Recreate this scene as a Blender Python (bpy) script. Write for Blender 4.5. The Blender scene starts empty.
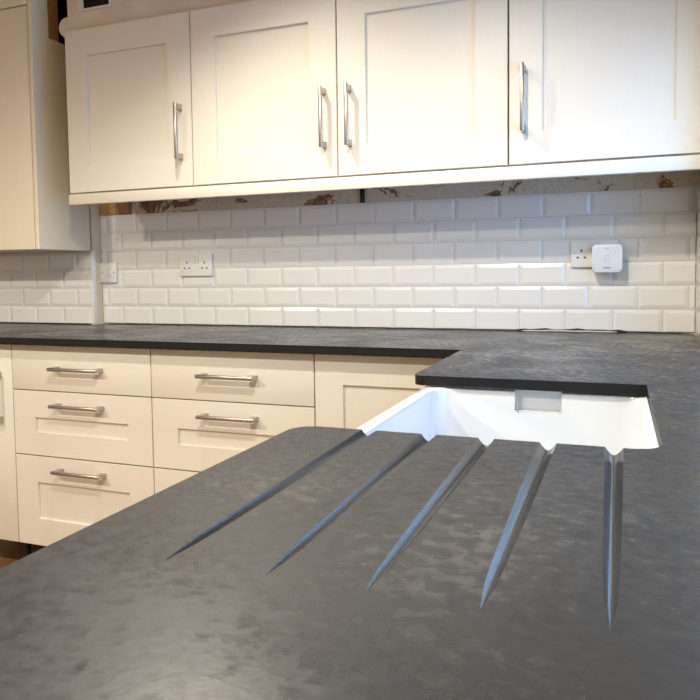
import bpy, bmesh, math, random
from mathutils import Vector, Matrix

random.seed(7)
scene = bpy.context.scene
col = scene.collection
ZT = 0.90                      # height of the worktop surface

# ------------------------------------------------------------------ camera
def cam_axes(yaw, pitch, roll):
    f = Vector((-math.sin(yaw)*math.cos(pitch), math.cos(yaw)*math.cos(pitch), math.sin(pitch)))
    r = Vector((math.cos(yaw), math.sin(yaw), 0)); u = r.cross(f)
    return r*math.cos(roll)+u*math.sin(roll), u*math.cos(roll)-r*math.sin(roll), f
r, u, f = cam_axes(0.354834541, -0.0553197173, -0.0119663052)
cd = bpy.data.cameras.new('camera')
cam = bpy.data.objects.new('camera', cd); col.objects.link(cam)
m = Matrix((r, u, -f)).transposed().to_4x4(); m.translation = Vector((1.99004, -2.43765, ZT+0.20515))
cam.matrix_world = m
cd.sensor_fit = 'HORIZONTAL'; cd.sensor_width = 36; cd.lens = 36*694.85/700
cd.shift_x = (350-360.57)/700; cd.shift_y = (312.06-350)/700
cd.clip_start = 0.01
scene.camera = cam

# ------------------------------------------------------------------ world, exposure
scene.view_settings.view_transform = 'Standard'
scene.view_settings.look = 'None'
scene.view_settings.gamma = 1
scene.view_settings.use_curve_mapping = False
scene.view_settings.exposure = -0.08
world = bpy.data.worlds.new('sky'); scene.world = world; world.use_nodes = True
bg = world.node_tree.nodes['Background']
bg.inputs[0].default_value = (0.19, 0.46, 1.0, 1)      # even blue daylight
bg.inputs[1].default_value = 8.5
WARM = (1.0, 0.92, 0.775)
scene.cycles.use_light_tree = False
scene.cycles.sample_clamp_indirect = 4
# window light portal (sampling aid only, emits nothing itself)
pl = bpy.data.lights.new('window_portal', 'AREA'); pl.shape = 'RECTANGLE'; pl.size = .845; pl.size_y = 1.0
pl.cycles.is_portal = True
po = bpy.data.objects.new('window_portal', pl); col.objects.link(po)
po.location = (2.36, -.95, ZT+0.43); po.rotation_euler = (0, math.radians(90), 0)

# ------------------------------------------------------------------ helpers
def tag(o, label=None, cat=None, group=None, kind=None):
    if label: o['label'] = label
    if cat: o['category'] = cat
    if group: o['group'] = group
    if kind: o['kind'] = kind
    return o
def empty(name, loc=(0, 0, 0), parent=None):
    o = bpy.data.objects.new(name, None); o.empty_display_size = .05
    col.objects.link(o); o.location = loc
    if parent: o.parent = parent
    return o
def obj(name, me, mat=None, parent=None, loc=None):
    o = bpy.data.objects.new(name, me); col.objects.link(o)
    if mat is not None and not me.materials: me.materials.append(mat)
    if loc is not None: o.location = loc
    if parent: o.parent = parent
    return o
def finish(bm, name, smooth=None):
    bmesh.ops.recalc_face_normals(bm, faces=bm.faces)
    me = bpy.data.meshes.new(name); bm.to_mesh(me); bm.free()
    if smooth is not None:
        for p in me.polygons: p.use_smooth = True
        me.set_sharp_from_angle(angle=math.radians(smooth))
    return me
def add_box(bm, x0, x1, y0, y1, z0, z1):
    vs = [bm.verts.new((x, y, z)) for x in (x0, x1) for y in (y0, y1) for z in (z0, z1)]
    for q in ((0,1,3,2), (4,6,7,5), (0,4,5,1), (2,3,7,6), (0,2,6,4), (1,5,7,3)):
        bm.faces.new([vs[i] for i in q])
    return vs
def box_mesh(name, x0, x1, y0, y1, z0, z1, bev=0.0, seg=2):
    bm = bmesh.new(); add_box(bm, x0, x1, y0, y1, z0, z1)
    if bev: bmesh.ops.bevel(bm, geom=list(bm.edges), offset=bev, segments=seg, affect='EDGES', profile=.5)
    return finish(bm, name, 40 if bev else None)
def boxes_mesh(name, lst):
    bm = bmesh.new()
    for b in lst: add_box(bm, *b)
    return finish(bm, name)
def prism_mesh(name, pts, axis, a, b, bev=0.0, seg=2, smooth=40):
    """extrude a closed outline; axis = direction of the extrusion"""
    bm = bmesh.new()
    def P(p, t):
        return {0: (t, p[0], p[1]), 1: (p[0], t, p[1]), 2: (p[0], p[1], t)}[axis]
    A = [bm.verts.new(P(p, a)) for p in pts]; Bv = [bm.verts.new(P(p, b)) for p in pts]
    fa = bm.faces.new(A); fb = bm.faces.new(list(reversed(Bv)))
    n = len(pts)
    for i in range(n): bm.faces.new((A[i], Bv[i], Bv[(i+1) % n], A[(i+1) % n]))
    if bev:
        bmesh.ops.bevel(bm, geom=list(set(fa.edges) | set(fb.edges)), offset=bev, segments=seg, affect='EDGES', profile=.5)
    return finish(bm, name, smooth)
def tube_mesh(name, pts, rad, n=12, caps=True):
    bm = bmesh.new(); rings = []
    pts = [Vector(p) for p in pts]
    for i, p in enumerate(pts):
        t = (pts[min(i+1, len(pts)-1)]-pts[max(i-1, 0)]).normalized()
        a = Vector((0, 0, 1)) if abs(t.z) < .9 else Vector((1, 0, 0))
        e1 = t.cross(a).normalized(); e2 = t.cross(e1)
        R = rad(i) if callable(rad) else rad
        rings.append([bm.verts.new(p+R*(math.cos(2*math.pi*k/n)*e1+math.sin(2*math.pi*k/n)*e2)) for k in range(n)])
    for A, Bq in zip(rings, rings[1:]):
        for k in range(n): bm.faces.new((A[k], A[(k+1) % n], Bq[(k+1) % n], Bq[k]))
    if caps: bm.faces.new(rings[0]); bm.faces.new(list(reversed(rings[-1])))
    return finish(bm, name, 50)

# ------------------------------------------------------------------ materials
def mat(name, color, rough=.5, metal=0., spec=.5, coat=0.):
    M = bpy.data.materials.new(name); M.use_nodes = True
    b = M.node_tree.nodes['Principled BSDF']
    b.inputs['Base Color'].default_value = (*color, 1); b.inputs['Roughness'].default_value = rough
    b.inputs['Metallic'].default_value = metal; b.inputs['Specular IOR Level'].default_value = spec
    if coat: b.inputs['Coat Weight'].default_value = coat
    return M, M.node_tree, b
def coords(nt, scale=(1, 1, 1), rot=(0, 0, 0)):
    tc = nt.nodes.new('ShaderNodeTexCoord'); mp = nt.nodes.new('ShaderNodeMapping')
    mp.inputs['Scale'].default_value = scale; mp.inputs['Rotation'].default_value = rot
    nt.links.new(tc.outputs['Object'], mp.inputs[0]); return mp.outputs[0]
def noise(nt, vec, scale, detail=4, rough=.55, dist=0.):
    n = nt.nodes.new('ShaderNodeTexNoise'); n.inputs['Scale'].default_value = scale
    n.inputs['Detail'].default_value = detail; n.inputs['Roughness'].default_value = rough
    n.inputs['Distortion'].default_value = dist
    nt.links.new(vec, n.inputs['Vector']); return n.outputs['Fac']
def ramp(nt, fac, stops):
    c = nt.nodes.new('ShaderNodeValToRGB'); e = c.color_ramp.elements
    while len(e) < len(stops): e.new(.5)
    for i, (p, v) in enumerate(stops):
        e[i].position = p; e[i].color = (*v, 1) if not isinstance(v, (int, float)) else (v, v, v, 1)
    nt.links.new(fac, c.inputs[0]); return c.outputs[0]
def bump(nt, b, h, strength=.2, dist=.001):
    n = nt.nodes.new('ShaderNodeBump'); n.inputs['Strength'].default_value = strength; n.inputs['Distance'].default_value = dist
    nt.links.new(h, n.inputs['Height']); nt.links.new(n.outputs[0], b.inputs['Normal'])
def math_node(nt, op, a, bb):
    n = nt.nodes.new('ShaderNodeMath'); n.operation = op
    for i, v in enumerate((a, bb)):
        if isinstance(v, (int, float)): n.inputs[i].default_value = v
        else: nt.links.new(v, n.inputs[i])
    return n.outputs[0]

M = {}
CREAM = (0.735, 0.70, 0.615)
def cream(name, scale, c=CREAM):
    m_, nt, b = mat(name, c, .38)
    g = noise(nt, coords(nt, scale), 14, 5, .65, .6)
    bump(nt, b, g, .12, .0012)
    nt.links.new(ramp(nt, g, [(.3, tuple(x*.975 for x in c)), (.7, c)]), b.inputs['Base Color'])
    return m_
M['cream_v'] = cream('cream_painted_wood_upright_grain', (9, 9, 1))
M['cream_h'] = cream('cream_painted_wood_level_grain', (1, 9, 9))
M['cream_slab'] = cream('cream_satin_board', (4, 4, 1), (0.80, 0.725, 0.57))
M['carcass'], _, _ = mat('carcass_board', (.70, .65, .56), .5)
M['wall'], nt, b = mat('cream_wall_paint', (.72, .63, .47), .8)
bump(nt, b, noise(nt, coords(nt), 60, 4), .15, .002)
M['bulkhead'], nt, b = mat('bare_pink_plaster', (.56, .49, .42), .85)
g = noise(nt, coords(nt), 7, 5); nt.links.new(ramp(nt, g, [(.35, (.62, .545, .46)), (.7, (.72, .65, .56))]), b.inputs['Base Color'])
M['farwall'], _, _ = mat('greige_wall_paint', (.42, .38, .32), .85)
M['ceiling'], _, _ = mat('white_ceiling_paint', (.82, .80, .76), .9)
M['grout'], nt, b = mat('pale_grout', (.70, .69, .65), .9)
# old plaster with torn brown patches
M['plaster'], nt, b = mat('torn_old_plaster', (.5, .46, .4), .9)
v = coords(nt)
n1 = noise(nt, v, 9, 6, .7, .8); n2 = noise(nt, v, 60, 4)
base = ramp(nt, n2, [(.3, (.54, .47, .36)), (.7, (.66, .59, .47))])
patch = ramp(nt, n1, [(.56, 0.), (.585, 1.)])
mx = nt.nodes.new('ShaderNodeMixRGB'); nt.links.new(patch, mx.inputs[0]); nt.links.new(base, mx.inputs[1])
nt.links.new(ramp(nt, n2, [(.35, (.13, .065, .035)), (.65, (.30, .17, .10))]), mx.inputs[2])
nt.links.new(mx.outputs[0], b.inputs['Base Color']); bump(nt, b, n1, .6, .006)
# tile glaze
M['tile'], nt, b = mat('white_gloss_tile_glaze', (.80, .79, .755), .19, 0, .5)
bump(nt, b, noise(nt, coords(nt), 22, 2), .05, .002)
M['white'], _, _ = mat('white_plastic', (.80, .79, .77), .35)
M['device'], _, _ = mat('cool_white_plastic', (.70, .725, .79), .32)
M['whitepipe'], _, _ = mat('white_pipe_plastic', (.68, .66, .62), .4)
M['trim'], _, _ = mat('white_trim_plastic', (.84, .83, .80), .3)
M['black'], _, _ = mat('black_rubber', (.008, .008, .009), .5)
M['void'], _, _ = mat('gap_shade_black', (.004, .0035, .003), .95)  # near-black colour standing in for shade in the gap and vent opening
M['gap'], nt, b = mat('dark_grey_sealant', (.03, .028, .026), .7)
M['crumb'], nt, b = mat('dry_white_filler', (.62, .60, .55), .9)
M['mark'], _, _ = mat('dark_grey_print', (.06, .06, .07), .6)
M['markpale'], _, _ = mat('pale_grey_print', (.45, .46, .50), .6)
M['pin'], _, _ = mat('dark_socket_hole', (.012, .011, .01), .7)
M['ceramic'], _, _ = mat('white_sink_glaze', (.63, .665, .70), .12, 0, .5, .1)
M['nickel'], nt, b = mat('brushed_nickel', (.50, .475, .43), .3, 1.0)
g = noise(nt, coords(nt, (1, 1, 1)), 400, 2); nt.links.new(ramp(nt, g, [(.3, .28), (.7, .40)]), b.inputs['Roughness'])
# timber
M['timber'], nt, b = mat('raw_orange_timber', (.36, .19, .075), .7)
g = noise(nt, coords(nt, (2, 14, 14)), 9, 5, .6, 1.2); nt.links.new(ramp(nt, g, [(.3, (.34, .17, .06)), (.7, (.60, .35, .15))]), b.inputs['Base Color'])
M['chip'], nt, b = mat('raw_brown_board', (.25, .12, .05), .8)
g = noise(nt, coords(nt, (10, 10, 2)), 8, 6, .7, 1.); nt.links.new(ramp(nt, g, [(.3, (.13, .06, .022)), (.7, (.34, .18, .075))]), b.inputs['Base Color'])
M['floor'], nt, b = mat('brown_wood_floor', (.25, .13, .06), .4)
g = noise(nt, coords(nt, (1.2, 12, 1)), 5, 6, .6, .8); nt.links.new(ramp(nt, g, [(.3, (.16, .075, .03)), (.7, (.34, .19, .09))]), b.inputs['Base Color'])
# slate-look laminate
M['slate'], nt, b = mat('dark_slate_laminate', (.06, .06, .06), .4, 0, .62)
b.inputs['IOR'].default_value = 1.5
v = coords(nt)
big = noise(nt, v, 5, 5, .6, .8)
mid = noise(nt, coords(nt, (1, 1.2, 1), (0, 0, .5)), 60, 3, .55, 0)
fine = noise(nt, v, 170, 2, .6, 0)
s = math_node(nt, 'ADD', math_node(nt, 'MULTIPLY', big, .42), math_node(nt, 'ADD', math_node(nt, 'MULTIPLY', mid, .42), math_node(nt, 'MULTIPLY', fine, .14)))
nt.links.new(ramp(nt, s, [(.36, (.007, .009, .0125)), (.52, (.018, .0205, .0255)), (.68, (.050, .054, .060))]), b.inputs['Base Color'])
nt.links.new(ramp(nt, s, [(.38, .46), (.64, .15)]), b.inputs['Roughness'])
bump(nt, b, mid, .14, .0012)
M['edge'], _, _ = mat('sawn_black_laminate_edge', (.006, .0062, .007), .42, 0, .35)
M['core'], _, _ = mat('black_laminate_core', (.010, .0105, .012), .20, 0, 1.0); M['core'].node_tree.nodes['Principled BSDF'].inputs['IOR'].default_value = 1.5

# ------------------------------------------------------------------ room shell
XR = 2.222          # tiled face of the right wall
XL, YF, ZC = -1.75, -4.3, 2.40
tag(obj('floor', box_mesh('floor', XL-.1, XR+.3, YF-.1, .15, -.05, 0), M['floor']), kind='structure')
tag(obj('ceiling', box_mesh('ceiling', XL-.1, XR+.3, YF-.1, .15, ZC, ZC+.08), M['ceiling']), kind='structure')
wall_back = tag(obj('wall_back', box_mesh('wall_back', XL-.1, XR+.3, .006, .12, 0, ZC), M['wall']), kind='structure')
tag(obj('wall_left', box_mesh('wall_left', XL-.1, XL, YF, .006, 0, ZC), M['farwall']), kind='structure')
tag(obj('wall_front', box_mesh('wall_front', XL-.1, XR+.3, YF-.1, YF, 0, ZC), M['farwall']), kind='structure')
# right wall with the window over the sink run
WY0, WY1, WZ0, WZ1 = -1.45, -0.45, ZT+.005, ZT+.85
wx0, wx1 = XR+.006, XR+.28
wall_right = tag(obj('wall_right', boxes_mesh('wall_right', [
    (wx0, wx1, YF, WY0, 0, ZC), (wx0, wx1, WY1, .006, 0, ZC), (wx0, wx1, WY0, WY1, 0, WZ0), (wx0, wx1, WY0, WY1, WZ1, ZC)]), M['wall']), kind='structure')
win = tag(empty('window_1', (XR+.10, (WY0+WY1)/2, WZ0)), kind='structure')
hw, hh = (WY1-WY0)/2, WZ1-WZ0
obj('window_frame', boxes_mesh('window_frame', [(-.03, .03, -hw, hw, 0, .04), (-.03, .03, -hw, hw, hh-.06, hh),
    (-.03, .03, -hw, -hw+.06, .04, hh-.06), (-.03, .03, hw-.06, hw, .04, hh-.06), (-.03, .03, -.035, .035, .04, hh-.06)]), M['trim'], win)
gm = bpy.data.materials.new('window_glass'); gm.use_nodes = True; nt = gm.node_tree; nt.nodes.clear()
out = nt.nodes.new('ShaderNodeOutputMaterial'); mixs = nt.nodes.new('ShaderNodeMixShader'); tr = nt.nodes.new('ShaderNodeBsdfTransparent')
gl = nt.nodes.new('ShaderNodeBsdfGlossy'); gl.inputs['Roughness'].default_value = .02
mixs.inputs[0].default_value = .06
nt.links.new(tr.outputs[0], mixs.inputs[1]); nt.links.new(gl.outputs[0], mixs.inputs[2]); nt.links.new(mixs.outputs[0], out.inputs[0])
for s0, s1 in ((-hw+.06, -.035), (.035, hw-.06)):
    obj('pane', box_mesh('pane', -.003, .003, s0, s1, .04, hh-.06), gm, win)
tag(obj('trim_2', box_mesh('window_board', XR+.007, XR+.069, WY0+.001, WY1-.001, WZ0+.0005, WZ0+.012, .003), M['trim']), kind='structure')

# boxed-out wall on the left, tiled below the tall cupboard
YB = -.055
wall_box = tag(obj('wall_boxing', box_mesh('wall_boxing', XL, -.107, YB+.006, .006, 0, ZC), M['wall']), kind='structure')
tag(obj('trim_1', box_mesh('tile_trim', -.116, -.1055, YB-.001, YB+.02, ZT+.003, ZT+.313, .0015), M['trim']), kind='structure')
# plaster band left between tile top and cabinets
obj('plaster_band', box_mesh('plaster_band', -.105, XR+.004, .001, .008, ZT+.4675, ZT+.62), M['plaster'], wall_back)
obj('grout_bed', box_mesh('grout_bed', -.105, XR+.004, .0058, .008, ZT+.002, ZT+.4675), M['grout'], wall_back)
obj('grout_bed', box_mesh('grout_bed_boxing', -1.6, -.116, YB+.0058, YB+.008, ZT+.002, ZT+.315), M['grout'], wall_box)
obj('grout_bed', box_mesh('grout_bed_right', XR+.0058, XR+.008, -.45, .004, ZT+.002, ZT+.4675), M['grout'], wall_right)

# bevelled metro tiles, each one a piece of its wall
PX, PZ, G = .152, .07794, .0022
BV = .012
tile_cache = {}
def tile_mesh(w, h, bl, br, bb=True):
    key = (round(w, 4), round(h, 4), bl, br, bb)
    if key in tile_cache: return tile_cache[key]
    bm = bmesh.new()
    xl, xr = (BV if bl else .0008), w-(BV if br else .0008)
    zb = BV if bb else .0008
    e = .0034
    def ring(x0, x1, z0, z1, y): return [bm.verts.new(p) for p in ((x0, y, z0), (x1, y, z0), (x1, y, z1), (x0, y, z1))]
    R0 = ring(0, w, 0, h, .0075); R1 = ring(0, w, 0, h, e); R2 = ring(xl, xr, zb, h-BV, 0.0)
    for A, Bq in ((R0, R1), (R1, R2)):
        for k in range(4): bm.faces.new((A[k], A[(k+1) % 4], Bq[(k+1) % 4], Bq[k]))
    inner = bm.faces.new(R2)
    bmesh.ops.bevel(bm, geom=list(inner.edges), offset=.0007, segments=2, affect='EDGES')
    me = finish(bm, 'metro_tile', 8); me.materials.append(M['tile'])
    tile_cache[key] = me; return me
def place_tile(parent, me, x, z, yface, frame=None):
    o = obj('tile', me, None, parent)
    jr = Matrix.Rotation(random.gauss(0, .0022), 4, 'Z') @ Matrix.Rotation(random.gauss(0, .0028), 4, 'X')
    if frame == 'right':
        o.matrix_local = Matrix.Translation((XR, -x, z)) @ Matrix.Rotation(-math.pi/2, 4, 'Z') @ jr
    else:
        o.matrix_local = Matrix.Translation((x, yface+random.gauss(0, .0002), z)) @ jr
def tile_run(parent, xa, xb, joint0, rows, yface, frame=None, xstart_bev=False):
    for k in range(1, rows+1):
        z0 = (k-1)*PZ+G/2; z1 = k*PZ-G/2
        if k == 1: z0 = .0055
        off = joint0 + (0 if k % 2 else PX/2) + random.uniform(-.0015, .0015) + (.004 if k == 6 else 0)
        i = math.floor((xa-off)/PX)-1
        while off+i*PX < xb:
            a, bq = off+i*PX+G/2, off+(i+1)*PX-G/2; i += 1
            ca, cb = a < xa, bq > xb
            a2, b2 = max(a, xa), min(bq, xb)
            if b2-a2 < .012: continue
            place_tile(parent, tile_mesh(b2-a2, z1-z0, not ca, not cb, k != 1), a2, ZT+z0, yface, frame)
tile_run(wall_back, -.105, XR-.001, 0.0, 6, 0.0)
tile_run(wall_box, -1.25, -.117, -.117, 4, YB)
tile_run(wall_right, .004, .445, .10, 6, 0.0, 'right')

# plastered bulkhead over the wall cupboards with its air vent
tag(obj('wall_bulkhead', box_mesh('wall_bulkhead', .034, XR+.006, -.303, .006, ZT+1.125, ZC), M['bulkhead']), kind='structure')
tag(obj('wall_gap_shade', boxes_mesh('wall_gap_shade', [(-.1065, .034, -.012, .005, ZT+1.17, ZC), (-.72, -.1065, YB-.006, .005, ZT+1.145, ZC)]), M['void']), kind='structure')  # flat black panels painting the unlit gap beside the bulkhead, not a real recess
vent = tag(empty('air_vent', (.165, -.303, ZT+1.203)), 'white framed air vent with dark opening above the first wall cupboard door', 'vent')
obj('frame', boxes_mesh('vent_frame', [(-.074, .074, -.006, 0, -.008, 0), (-.074, .074, -.006, 0, .09, .1), (-.074, -.052, -.006, 0, 0, .09), (.066, .074, -.006, 0, 0, .09)]), M['whitepipe'], vent)
obj('opening', box_mesh('vent_opening', -.052, .066, -.002, 0, 0, .09), M['void'], vent)
for k in range(3):
    obj('slat', box_mesh('vent_slat', -.052, .066, -.005, -.003, .025+.025*k, .027+.025*k), M['void'], vent)
tag(obj('waste_pipe', tube_mesh('waste_pipe', [(.008, -.285, ZT+1.158), (.008, -.283, ZT+1.158), (.008, -.27, ZT+1.158), (.008, -.1, ZT+1.158), (.008, -.012, ZT+1.158)], lambda i: (.022, .036, .041, .041, .041)[i], 24), M['whitepipe']),
    'white round plastic pipe at top left corner of wall cupboards', 'pipe')

# ------------------------------------------------------------------ handles
def handle_mesh(L):
    """rounded bar with a block foot at each end; runs along local x, door face at y=0, bar at negative y"""
    bm = bmesh.new()
    # bar: rounded section
    prof = []
    for k in range(16):
        a = 2*math.pi*k/16; c, s_ = math.cos(a), math.sin(a)
        prof.append((math.copysign(abs(c)**.7, c)*.0056, math.copysign(abs(s_)**.7, s_)*.0062))
    xs = [(-L/2, .86), (-L/2+.0015, 1), (L/2-.0015, 1), (L/2, .86)]
    rings = [[bm.verts.new((x, -.034+p[0]*sc, p[1]*sc)) for p in prof] for x, sc in xs]
    for A, Bq in zip(rings, rings[1:]):
        for k in range(16): bm.faces.new((A[k], A[(k+1) % 16], Bq[(k+1) % 16], Bq[k]))
    bm.faces.new(rings[0]); bm.faces.new(list(reversed(rings[-1])))
    return finish(bm, 'handle_bar', 45)
def foot_mesh():
    bm = bmesh.new()
    # block foot: flares towards the door
    secs = [(-.0305, .0080, .0052), (-.022, .0085, .0052), (-.010, .0098, .0056), (0.0, .0118, .0064)]
    rings = [[bm.verts.new((sx*w, y, sz*h)) for sx, sz in ((-1, -1), (1, -1), (1, 1), (-1, 1))] for y, w, h in secs]
    for A, Bq in zip(rings, rings[1:]):
        for k in range(4): bm.faces.new((A[k], A[(k+1) % 4], Bq[(k+1) % 4], Bq[k]))
    bm.faces.new(rings[0]); bm.faces.new(list(reversed(rings[-1])))
    bmesh.ops.bevel(bm, geom=list(bm.edges), offset=.0008, segments=2, affect='EDGES')
    return finish(bm, 'handle_foot', 40)
FOOT = foot_mesh(); FOOT.materials.append(M['nickel'])
BARS = {}
def handle_full(L):
    if L in BARS: return BARS[L]
    bm = bmesh.new(); me0 = handle_mesh(L); bm.from_mesh(me0)
    for s_ in (-1, 1):
        t = FOOT.copy(); t.transform(Matrix.Translation((s_*(L/2-.0115), 0, 0))); bm.from_mesh(t); bpy.data.meshes.remove(t)
    bpy.data.meshes.remove(me0)
    me = bpy.data.meshes.new('bar_handle'); bm.to_mesh(me); bm.free()
    for p in me.polygons: p.use_smooth = True
    me.set_sharp_from_angle(angle=math.radians(40)); me.materials.append(M['nickel'])
    BARS[L] = me; return me
def add_handle(parent, x, z, L, vertical=False):
    o = obj('handle', handle_full(L), None, parent, (x, 0, z))
    if vertical: o.rotation_euler = (0, math.radians(90), 0)
    o['label'] = 'brushed nickel bar handle'
    return o

# ------------------------------------------------------------------ shaker fronts (local: x width, z height, face at y=0, thickness +y)
TH = .020
def front_frame_mesh(w, h, fx, ft, fb, fr):
    bm = bmesh.new()
    O = [(0, 0), (w, 0), (w, h), (0, h)]; I = [(fx, fb), (w-fr, fb), (w-fr, h-ft), (fx, h-ft)]
    def ring(pts, y): return [bm.verts.new((p[0], y, p[1])) for p in pts]
    OF, OB, IF, IB = ring(O, 0), ring(O, TH), ring(I, 0), ring(I, TH)
    for k in range(4):
        k2 = (k+1) % 4
        bm.faces.new((OF[k], OF[k2], IF[k2], IF[k])); bm.faces.new((OB[k], OB[k2], IB[k2], IB[k]))
        bm.faces.new((OF[k], OF[k2], OB[k2], OB[k])); bm.faces.new((IF[k], IF[k2], IB[k2], IB[k]))
    ed = [e for e in bm.edges if all(abs(v_.co.y) < 1e-6 for v_ in e.verts) and not (any(v_ in OF for v_ in e.verts) and any(v_ in IF for v_ in e.verts))]
    bmesh.ops.bevel(bm, geom=ed, offset=.0014, segments=2, affect='EDGES')
    return finish(bm, 'shaker_frame', 30)
def shaker(name, parent, x, y, z, w, h, fx=.097, ft=.098, fb=.096, rec=.008, fr=None):
    fr = fx if fr is None else fr
    d = obj(name, front_frame_mesh(w, h, fx, ft, fb, fr), M['cream_v' if h > .35 else 'cream_h'], parent, (x, y, z))
    obj('panel', box_mesh('shaker_panel', fx-.001, w-fr+.001, rec, TH-.002, fb-.001, h-ft+.001), M['cream_v'], d)
    return d
def slab(name, parent, x, y, z, w, h):
    return obj(name, box_mesh('slab_front', 0, w, 0, TH, 0, h, .0016), M['cream_h'], parent, (x, y, z))

# ------------------------------------------------------------------ base units
YD = -.575          # face of the drawer fronts
GAP = .0035
def carcass_mesh(w, zb, zt, d0, d1):
    t = .018
    return boxes_mesh('carcass', [(0, t, d0, d1, zb, zt), (w-t, w, d0, d1, zb, zt), (t, w-t, d0, d1, zb, zb+t), (t, w-t, d1-.008, d1, zb+t, zt), (t, w-t, d0, d0+.1, zt-t, zt)])
def leg_mesh(x, y): return tube_mesh('cabinet_leg', [(x, y, 0), (x, y, .01), (x, y, .011), (x, y, .155)], lambda i: (.026, .026, .015, .015)[i], 12)
ZB = .158; ZTOP = ZT-.0205
def base_unit(name, label, cat, x, w):
    t = tag(empty(name, (x, 0, 0)), label, cat, 'base units along the tiled wall')
    obj('body', carcass_mesh(w, ZB, ZTOP, YD+TH+.003, -.06), M['carcass'], t)
    for lx in (.06, w-.06):
        for ly in (YD+.09, -.09): obj('leg', leg_mesh(lx, ly), M['black'], t)
    return t
def drawer_unit(label, x, w, L):
    t = base_unit('drawer_unit', label, 'drawers', x, w)
    zs = [(-.742, -.4215), (-.4180, -.1905), (-.1870, -.030)]
    g = GAP/2
    d3 = shaker('drawer', t, g, YD, ZT+zs[0][0], w-GAP, zs[0][1]-zs[0][0], .097, .094, .098)
    d2 = shaker('drawer', t, g, YD, ZT+zs[1][0], w-GAP, zs[1][1]-zs[1][0], .097, .094, .082)
    d1 = slab('drawer', t, g, YD, ZT+zs[2][0], w-GAP, zs[2][1]-zs[2][0])
    add_handle(d1, w/2, .080, L); add_handle(d2, w/2, zs[1][1]-zs[1][0]-.044, L); add_handle(d3, w/2, zs[0][1]-zs[0][0]-.041, L)
    return t
X0, X1, X2 = -.0175, .572, 1.1515
drawer_unit('cream three-drawer base unit beside the left edge base door', X0, X1-X0, .204)
drawer_unit('cream three-drawer base unit next to the corner cupboard door', X1, X2-X1, .200)
cu = base_unit('corner_base_cupboard', 'cream corner base cupboard with framed door right of drawers', 'cupboard', X2, .98)
shaker('door', cu, GAP/2, YD, ZT-.742, .50, .712, .09, .089, .09)
lu = base_unit('base_cupboard', 'cream base cupboard at left edge with upright handle', 'cupboard', X0-.60, .60)
ld = slab('door', lu, GAP/2, YD, ZT-.742, .60-GAP, .712)
add_handle(ld, .60-.058, .712-.190, .185, True)

# sink run units facing the room (behind and under the worktop)
def side_unit(name, label, cat, ya, yb, zt, doors=1):
    """cupboard under the sink run, fronts facing -x"""
    t = tag(empty(name, (1.625, (ya+yb)/2, 0)), label, cat, 'base units under the sink run')
    w = yb-ya; th = .018; d = .575
    obj('body', boxes_mesh('carcass', [(.023, d, -w/2, -w/2+th, ZB, zt), (.023, d, w/2-th, w/2, ZB, zt), (.023, d, -w/2+th, w/2-th, ZB, ZB+th), (d-.008, d, -w/2+th, w/2-th, ZB+th, zt)]), M['carcass'], t)
    for i in range(doors):
        dw = w/doors-GAP
        o = shaker('door', t, 0, w/2-GAP/2-i*w/doors, ZB, dw, zt-ZB-.01, .09, .09, .09)
        o.rotation_euler = (0, 0, -math.pi/2)
        add_handle(o, .045 if i else dw-.045, zt-ZB-.01-.19, .195, True)
    for ly in (-w/2+.06, w/2-.06):
        for lx in (.09, d-.06): obj('leg', leg_mesh(lx, ly), M['black'], t)
    return t
side_unit('sink_cupboard', 'cream cupboard under the white ceramic sink', 'cupboard', -1.65, -1.05, ZT-.262, 2)
side_unit('end_cupboard', 'cream cupboard under the grooved draining worktop', 'cupboard', -2.262, -1.662, ZTOP)
side_unit('end_cupboard', 'cream cupboard under the worktop end nearest the viewer', 'cupboard', -2.866, -2.266, ZTOP)

# ------------------------------------------------------------------ worktop with drainer grooves
def arc(cx, cy, R, a0, a1, n=6):
    return [(cx+R*math.cos(math.radians(a0+(a1-a0)*k/n)), cy+R*math.sin(math.radians(a0+(a1-a0)*k/n))) for k in range(n+1)]
WX, WF = 1.582, -.622
CN, CF, CR = -1.588, -1.100, 2.041       # cut-out: near edge, far edge, right edge
out = [(-.74, YB-.003), (-.74, WF), (WX+.022, WF)]
out += arc(WX+.044, CF+.022, .022, 180, 270)
out += [(CR, CF)]
out += arc(CR-.030, CN+.030, .030, 0, -90)
out += arc(WX+.030, CN-.030, .030, 90, 180)
out += [(WX, -2.95), (XR-.003, -2.95), (XR-.003, -.003), (-.103, -.003), (-.103, YB-.003)]
wt_me = prism_mesh('worktop', out, 2, -.0200, 0.0, .0013, 2, 30)
wt = obj('worktop', wt_me, None, None, (0, 0, ZT))
wt_me.materials.append(M['slate']); wt_me.materials.append(M['core'])
cutters = []
GX = [1.685, 1.766, 1.839, 1.913, 1.9875]
bmc = bmesh.new()
Y_END = -2.026; WG = .0100; DG = .0094
for gx in GX:
    rings = []
    for q in range(15):
        sq = q/13; yq = Y_END+(CN-Y_END)*sq
        sc_ = min(sq, 1.02)
        aw = max(WG*sc_**.36, .0002); dq = max(DG*sc_**.46, .0002)
        sl = 1.6*dq/aw                                     # slope of the groove side at the lip
        prof = [(-aw-.006/sl, .006)]+[(aw*(k/10-1), -dq*(1-abs(k/10-1)**1.6)) for k in range(21)]+[(aw+.006/sl, .006)]
        rings.append([bmc.verts.new((gx+x, yq, z)) for x, z in prof])
    n = len(rings[0])
    for A, Bq in zip(rings, rings[1:]):
        for k in range(n): bmc.faces.new((A[k], A[(k+1) % n], Bq[(k+1) % n], Bq[k]))
    bmc.faces.new(list(reversed(rings[0]))); bmc.faces.new(rings[-1])
cme = finish(bmc, 'cutter'); co = obj('groove_cutter', cme, None, None, (0, 0, ZT))
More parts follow.
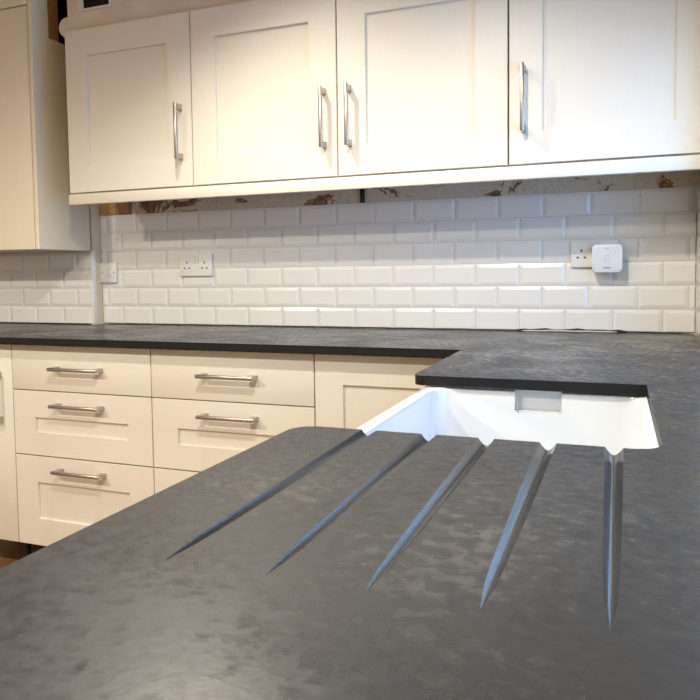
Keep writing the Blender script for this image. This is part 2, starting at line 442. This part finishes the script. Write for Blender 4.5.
bo = wt.modifiers.new('grooves', 'BOOLEAN'); bo.operation = 'DIFFERENCE'; bo.solver = 'EXACT'; bo.object = co
bpy.context.view_layer.update()
dg = bpy.context.evaluated_depsgraph_get()
new = bpy.data.meshes.new_from_object(wt.evaluated_get(dg))
wt.modifiers.clear(); wt.data = new; new.name = 'worktop'
bpy.data.objects.remove(co); bpy.data.meshes.remove(wt_me)
new.materials.clear(); new.materials.append(M['slate']); new.materials.append(M['core']); new.materials.append(M['edge'])
for p in new.polygons:
    c = p.center
    groove = any(abs(c.x-g_) < .0115 for g_ in GX) and Y_END-.002 < c.y < CN-.0008
    p.material_index = 0 if (c.z > -.0004 and p.normal.z > .9) else (1 if groove else 2)
new.set_sharp_from_angle(angle=math.radians(20))
for p in new.polygons: p.use_smooth = p.material_index > 0
tag(wt, 'dark slate-look worktop running round the corner with five drainer grooves', 'worktop')

# ragged sealant line where worktop meets the tiles
def bead(name, x0, x1, y, rad, amp, n, material, label, z=0.0):
    pts = [(x0+(x1-x0)*i/n, y+random.uniform(-.0008, .0008), ZT+z+rad+random.uniform(0, amp)*math.sin(math.pi*i/n)**.5) for i in range(n+1)]
    return tag(obj(name, tube_mesh(name, pts, lambda i: rad*(1 if 0 < i < n else .3), 8), material), label, 'sealant')
bead('sealant_bead', -.10, 2.21, -.0008, .0018, .0012, 60, M['gap'], 'thin dark sealant line along the back wall tiles')
bead('sealant_bead', 1.66, 2.02, -.004, .0028, .008, 14, M['gap'], 'ragged grey sealant lump at worktop back below the white plug-in', .002)
bead('filler_strip', 1.68, 1.99, -.007, .0026, .002, 16, M['crumb'], 'crumbly white filler under the ragged grey sealant')
bead('sealant_bead', -.735, -.118, YB-.001, .0026, .001, 30, M['gap'], 'dark sealant line below tiles of the boxed-out wall')

# ------------------------------------------------------------------ ceramic sink
def sink():
    x0, x1, y0, y1 = 1.624, 2.085, -1.640, -1.060
    z1, z0 = -.0225, -.245
    ix0, ix1, iy0, iy1 = 1.652, 2.053, -1.612, -1.094
    def rrect(a, b_, c, d, R, n=10):
        return arc(b_-R, c+R, R, -90, 0, n)+arc(b_-R, d-R, R, 0, 90, n)+arc(a+R, d-R, R, 90, 180, n)+arc(a+R, c+R, R, 180, 270, n)
    bm = bmesh.new()
    def ring(pts, z): return [bm.verts.new((p[0], p[1], z)) for p in pts]
    seq = [(rrect(x0+.004, x1-.004, y0+.004, y1-.004, .012), z0), (rrect(x0, x1, y0, y1, .014), z0+.006),
           (rrect(x0, x1, y0, y1, .014), z1-.008), (rrect(x0+.0023, x1-.0023, y0+.0023, y1-.0023, .013), z1-.0023), (rrect(x0+.008, x1-.008, y0+.008, y1-.008, .012), z1),
           (rrect(ix0-.008, ix1+.008, iy0-.008, iy1+.008, .060), z1), (rrect(ix0-.0023, ix1+.0023, iy0-.0023, iy1+.0023, .056), z1-.0023), (rrect(ix0, ix1, iy0, iy1, .055), z1-.008),
           (rrect(ix0+.008, ix1-.008, iy0+.008, iy1-.008, .058), z0+.06), (rrect(ix0+.016, ix1-.016, iy0+.016, iy1-.016, .06), z0+.036),
           (rrect(ix0+.05, ix1-.05, iy0+.05, iy1-.05, .045), z0+.027)]
    rs = [ring(p_, z) for p_, z in seq]
    for A, Bq in zip(rs, rs[1:]):
        n = len(A)
        for k in range(n): bm.faces.new((A[k], A[(k+1) % n], Bq[(k+1) % n], Bq[k]))
    bm.faces.new(list(reversed(rs[0]))); bm.faces.new(rs[-1])
    me = finish(bm, 'sink_basin', 35); me.materials.append(M['ceramic'])
    # overflow recess cut into the far wall
    bmc = bmesh.new(); add_box(bmc, 1.806, 1.893, iy1-.03, iy1+.016, -.0655, -.012)
    bmesh.ops.bevel(bmc, geom=list(bmc.edges), offset=.004, segments=3, affect='EDGES')
    cm = finish(bmc, 'overflow_cutter'); c = obj('overflow_cutter', cm)
    s_ = obj('basin', me)
    bo = s_.modifiers.new('b', 'BOOLEAN'); bo.operation = 'DIFFERENCE'; bo.solver = 'EXACT'; bo.object = c
    bpy.context.view_layer.update(); dg = bpy.context.evaluated_depsgraph_get()
    nm = bpy.data.meshes.new_from_object(s_.evaluated_get(dg)); s_.modifiers.clear(); s_.data = nm
    nm.materials.clear(); nm.materials.append(M['ceramic'])
    for p in nm.polygons: p.use_smooth = True
    nm.set_sharp_from_angle(angle=math.radians(35))
    bpy.data.objects.remove(c)
    root = tag(empty('belfast_sink', (1.86, -1.35, ZT-.245)), 'white ceramic butler sink set into the dark worktop', 'sink')
    s_.parent = root; s_.location = (-1.86, 1.35, .245)
    w = obj('waste_outlet', tube_mesh('sink_waste', [(0, 0, .024), (0, 0, .0285), (0, 0, .029)], lambda i: (.044, .044, .040)[i], 28), M['nickel'], root)
    return root
sink()

# ------------------------------------------------------------------ wall cupboards
YU = -.330
UZ0, UZ1 = ZT+.5215, ZT+1.1215
UX = [.0395, .5885, 1.1365, 1.6815, 2.217]
def wall_unit(label, xa, xb):
    t = tag(empty('wall_cupboard', ((xa+xb)/2, YU, UZ0)), label, 'cupboard', 'wall cupboards over the tiles')
    w = xb-xa; d = -YU-.002; e = TH+.003
    obj('body', boxes_mesh('wall_carcass', [(-w/2, -w/2+.018, e, d, .002, .6), (w/2-.018, w/2, e, d, .002, .6), (-w/2+.018, w/2-.018, e, d, .002, .02), (-w/2+.018, w/2-.018, e, d, .582, .6), (-w/2+.018, w/2-.018, d-.01, d, .02, .582)]), M['carcass'], t)
    return t, (xa+xb)/2
HL, HZ = .194, .188
def wdoor(t, cx, xa, xb, side, fr=None):
    w = xb-xa-GAP
    d = shaker('door', t, xa+GAP/2-cx, 0, 0, w, .600, fr=fr)
    add_handle(d, .042 if side < 0 else w-.043, HZ, HL, True)
t, cx = wall_unit('cream single-door wall cupboard at the left end, handle on its right', UX[0], UX[1]-.0005); wdoor(t, cx, UX[0], UX[1], 1)
t, cx = wall_unit('wide cream two-door wall cupboard with paired middle handles', UX[1]+.0005, UX[3]-.001); wdoor(t, cx, UX[1], UX[2], 1); wdoor(t, cx, UX[2], UX[3], -1)
t, cx = wall_unit('cream single-door wall cupboard at the right end, handle on its left', UX[3]+.001, UX[4]); wdoor(t, cx, UX[3]+.001, UX[4], -1, .081)
tag(obj('light_pelmet', box_mesh('light_pelmet', .0385, 2.217, YU-.004, YU+.016, ZT+.4775, ZT+.5165, .0015), M['cream_h']),
    'long cream pelmet strip running below all the wall cupboards', 'pelmet')
tag(obj('black_cable', box_mesh('black_cable', 1.093, 1.111, -.010, -.004, ZT+.4665, ZT+.54, .002), M['black']), 'short black flat cable hanging behind the pelmet', 'cable')
tag(obj('timber_packer', box_mesh('timber_packer', -.104, -.014, -.006, .0012, ZT+.469, ZT+.56, .002), M['timber']), 'bare orange timber packer above tiles at far left', 'timber', 'timber packers above the tiles')
tag(obj('timber_packer', box_mesh('timber_packer', -.008, .062, -.004, .0012, ZT+.468, ZT+.56, .002), M['chip']), 'torn brown timber packer right of the orange one', 'timber', 'timber packers above the tiles')

# tall-set cupboard over the boxed-out wall (left edge)
tc = tag(empty('boiler_cupboard', (-.11, -.337, ZT+.315)), 'plain cream tall wall cupboard at left edge, hung lower than the rest', 'cupboard')
LZ = .315
side = [(.0, 0.), (.278, 0.), (.278, .825), (.084, .825), (.084, 1.18), (.0, 1.18)]
obj('end_panel', prism_mesh('end_panel', side, 0, -.018, 0, .0012, 2, 30), M['cream_slab'], tc)
dd = obj('door', box_mesh('boiler_door', -.62, -.0215, 0, .02, 0, .925, .0016), M['cream_slab'], tc)
obj('top_panel', box_mesh('boiler_top_panel', -.62, -.0215, .0, .02, .930, 1.18, .0016), M['cream_slab'], tc)
obj('body', boxes_mesh('boiler_body', [(-.62, -.019, .024, .278, .002, .02), (-.62, -.602, .024, .278, .02, 1.17), (-.602, -.019, .27, .278, .02, .82)]), M['carcass'], tc)
obj('backing_board', box_mesh('raw_board', -.06, -.03, .086, .170, .60, 1.17), M['timber'], tc)['label'] = 'raw brown unpainted board'

# ------------------------------------------------------------------ sockets and the plug-in chime
def plate_mesh(w, h, d=.009): return box_mesh('socket_plate', -w/2, w/2, -d, .0035, -h/2, h/2, .0022, 3)
def pins(parent, cx, cz):
    for x, z, w, h in ((0, .011, .0048, .0095), (-.0112, -.0115, .0072, .0056), (.0112, -.0115, .0072, .0056)):
        obj('pin_hole', box_mesh('pin_hole', cx+x-w/2, cx+x+w/2, -.0093, -.0085, cz+z-h/2, cz+z+h/2), M['pin'], parent)
def screw(parent, x, z, m_='markpale'):
    obj('screw', tube_mesh('plate_screw', [(x, -.0085, z), (x, -.0094, z), (x, -.0096, z)], lambda i: (.0024, .0024, .0018)[i], 12), M[m_], parent)
def rocker(parent, x, z):
    bm = bmesh.new(); vs = add_box(bm, x-.0058, x+.0058, -.0118, -.008, z-.0125, z+.0125)
    for v_ in vs:
        if v_.co.y < -.01 and v_.co.z > z: v_.co.y += .0022
    obj('switch', finish(bm, 'rocker_switch'), M['white'], parent)
    obj('switch_shadow_gap', box_mesh('switch_gap', x-.0068, x+.0068, -.0092, -.0085, z-.0140, z+.0135), M['markpale'], parent)
def double_socket(label, x, z):
    t = tag(empty('double_socket', (x, -.0035, z)), label, 'socket', 'double sockets on the tiles')
    obj('plate', plate_mesh(.150, .088), M['white'], t)
    pins(t, -.0415, .0); pins(t, .0415, .0)
    rocker(t, -.0075, .022); rocker(t, .0085, .022)
    screw(t, -.063, .003); screw(t, .063, .003)
    return t
double_socket('white double socket on the tiles below the first wall cupboard', .378, ZT+.247)
double_socket('white double socket half covered by the square plug-in box', 1.917, ZT+.261)
t = tag(empty('blank_plate', (-.0625, -.0035, ZT+.222)), 'small white single outlet plate at the left end of the tiles', 'socket')
obj('plate', plate_mesh(.086, .086), M['white'], t); screw(t, -.030, 0, 'pin'); screw(t, .030, 0, 'pin')
obj('cover', box_mesh('outlet_cover', .000, .018, -.0108, -.008, -.014, .016, .002), M['markpale'], t).data.materials[0] = M['white']
obj('cover_rim', box_mesh('outlet_rim', -.0012, .0192, -.0095, -.0085, -.0152, .0172), M['markpale'], t)

t = tag(empty('plug_in_chime', (1.957, -.0135, ZT+.245)), 'square white plug-in door chime box covering half the right socket', 'door chime')
def rr(w, h, R, n=6):
    return arc(w/2-R, -h/2+R, R, -90, 0, n)+arc(w/2-R, h/2-R, R, 0, 90, n)+arc(-w/2+R, h/2-R, R, 90, 180, n)+arc(-w/2+R, -h/2+R, R, 180, 270, n)
obj('case', prism_mesh('chime_case', rr(.092, .090, .012), 1, -.047, 0.0, .0035, 3, 40), M['device'], t)
obj('face_plate', prism_mesh('chime_face', rr(.076, .074, .010), 1, -.0476, -.046, .0004, 1, 40), M['device'], t)
# bell outline
bell = []
for k in range(13):
    a = math.radians(180-180*k/12); bell.append((.0068*math.cos(a), .0015+.0085*math.sin(a)))
bell = [(-.0095, -.0085), (-.0072, -.0055)]+bell+[(.0072, -.0055), (.0095, -.0085)]
obj('bell_mark', tube_mesh('bell_mark', [(p[0], -.0477, p[1]) for p in bell+[bell[0]]], .0007, 6), M['markpale'], t)
obj('indicator', box_mesh('indicator', -.005, .005, -.0481, -.0474, .0295, .0325), M['markpale'], t)
# worn maker's lettering: six small dark characters too small to read
cx_ = -.0115
for wch in (.0030, .0032, .0032, .0026, .0032, .0032):
    obj('lettering', boxes_mesh('letter', [(cx_, cx_+wch*.32, -.0480, -.0474, -.0325, -.0287), (cx_+wch*.68, cx_+wch, -.0480, -.0474, -.0325, -.0287), (cx_+wch*.3, cx_+wch*.7, -.0480, -.0474, -.0314, -.0300)]), M['mark'], t)
    cx_ += wch+.0008

# ------------------------------------------------------------------ ceiling downlights
em = bpy.data.materials.new('lamp_glow'); em.use_nodes = True; nt = em.node_tree; nt.nodes.clear()
o_ = nt.nodes.new('ShaderNodeOutputMaterial'); e_ = nt.nodes.new('ShaderNodeEmission'); e_.inputs[0].default_value = (*WARM, 1); e_.inputs[1].default_value = 12
nt.links.new(e_.outputs[0], o_.inputs[0]); em.cycles.emission_sampling = 'NONE'
def downlight(x, y, power, label, cone=172, blend=.55, aim=None):
    t = tag(empty('ceiling_downlight', (x, y, ZC)), label, 'light', 'recessed ceiling downlights')
    bm = bmesh.new()
    prof = [(.030, -.001), (.034, -.006), (.045, -.005), (.047, 0.0)]; n = 32
    rg = [[bm.verts.new((R*math.cos(2*math.pi*k/n), R*math.sin(2*math.pi*k/n), z)) for k in range(n)] for R, z in prof]
    for A, Bq in zip(rg, rg[1:]):
        for k in range(n): bm.faces.new((A[k], A[(k+1) % n], Bq[(k+1) % n], Bq[k]))
    obj('bezel', finish(bm, 'downlight_bezel', 40), M['nickel'], t)
    obj('lens', tube_mesh('downlight_lens', [(0, 0, -.0005), (0, 0, -.002)], .030, 24), em, t)
    L = bpy.data.lights.new('downlight_lamp', 'SPOT'); L.energy = power; L.color = WARM
    L.spot_size = math.radians(cone); L.spot_blend = blend; L.shadow_soft_size = .035
    lo = bpy.data.objects.new('downlight_lamp', L); col.objects.link(lo); lo.parent = t; lo.location = (0, 0, -.045)
    if aim: lo.rotation_euler = Vector(aim).to_track_quat('-Z', 'Y').to_euler()      # tilted lamp
downlight(.84, -.84, 66, 'recessed downlight nearest the wall cupboards', 144, .8, (.26, -.35, -1.3))
downlight(1.45, -1.77, 108, 'recessed downlight above the sink', 154, .5)
downlight(.55, -2.90, 84, 'recessed downlight behind the viewer on the left')
downlight(-.60, -2.90, 150, 'added unseen downlight behind the viewer, brightening the left cupboard')  # extra lamp, added only to lift the left cupboard front
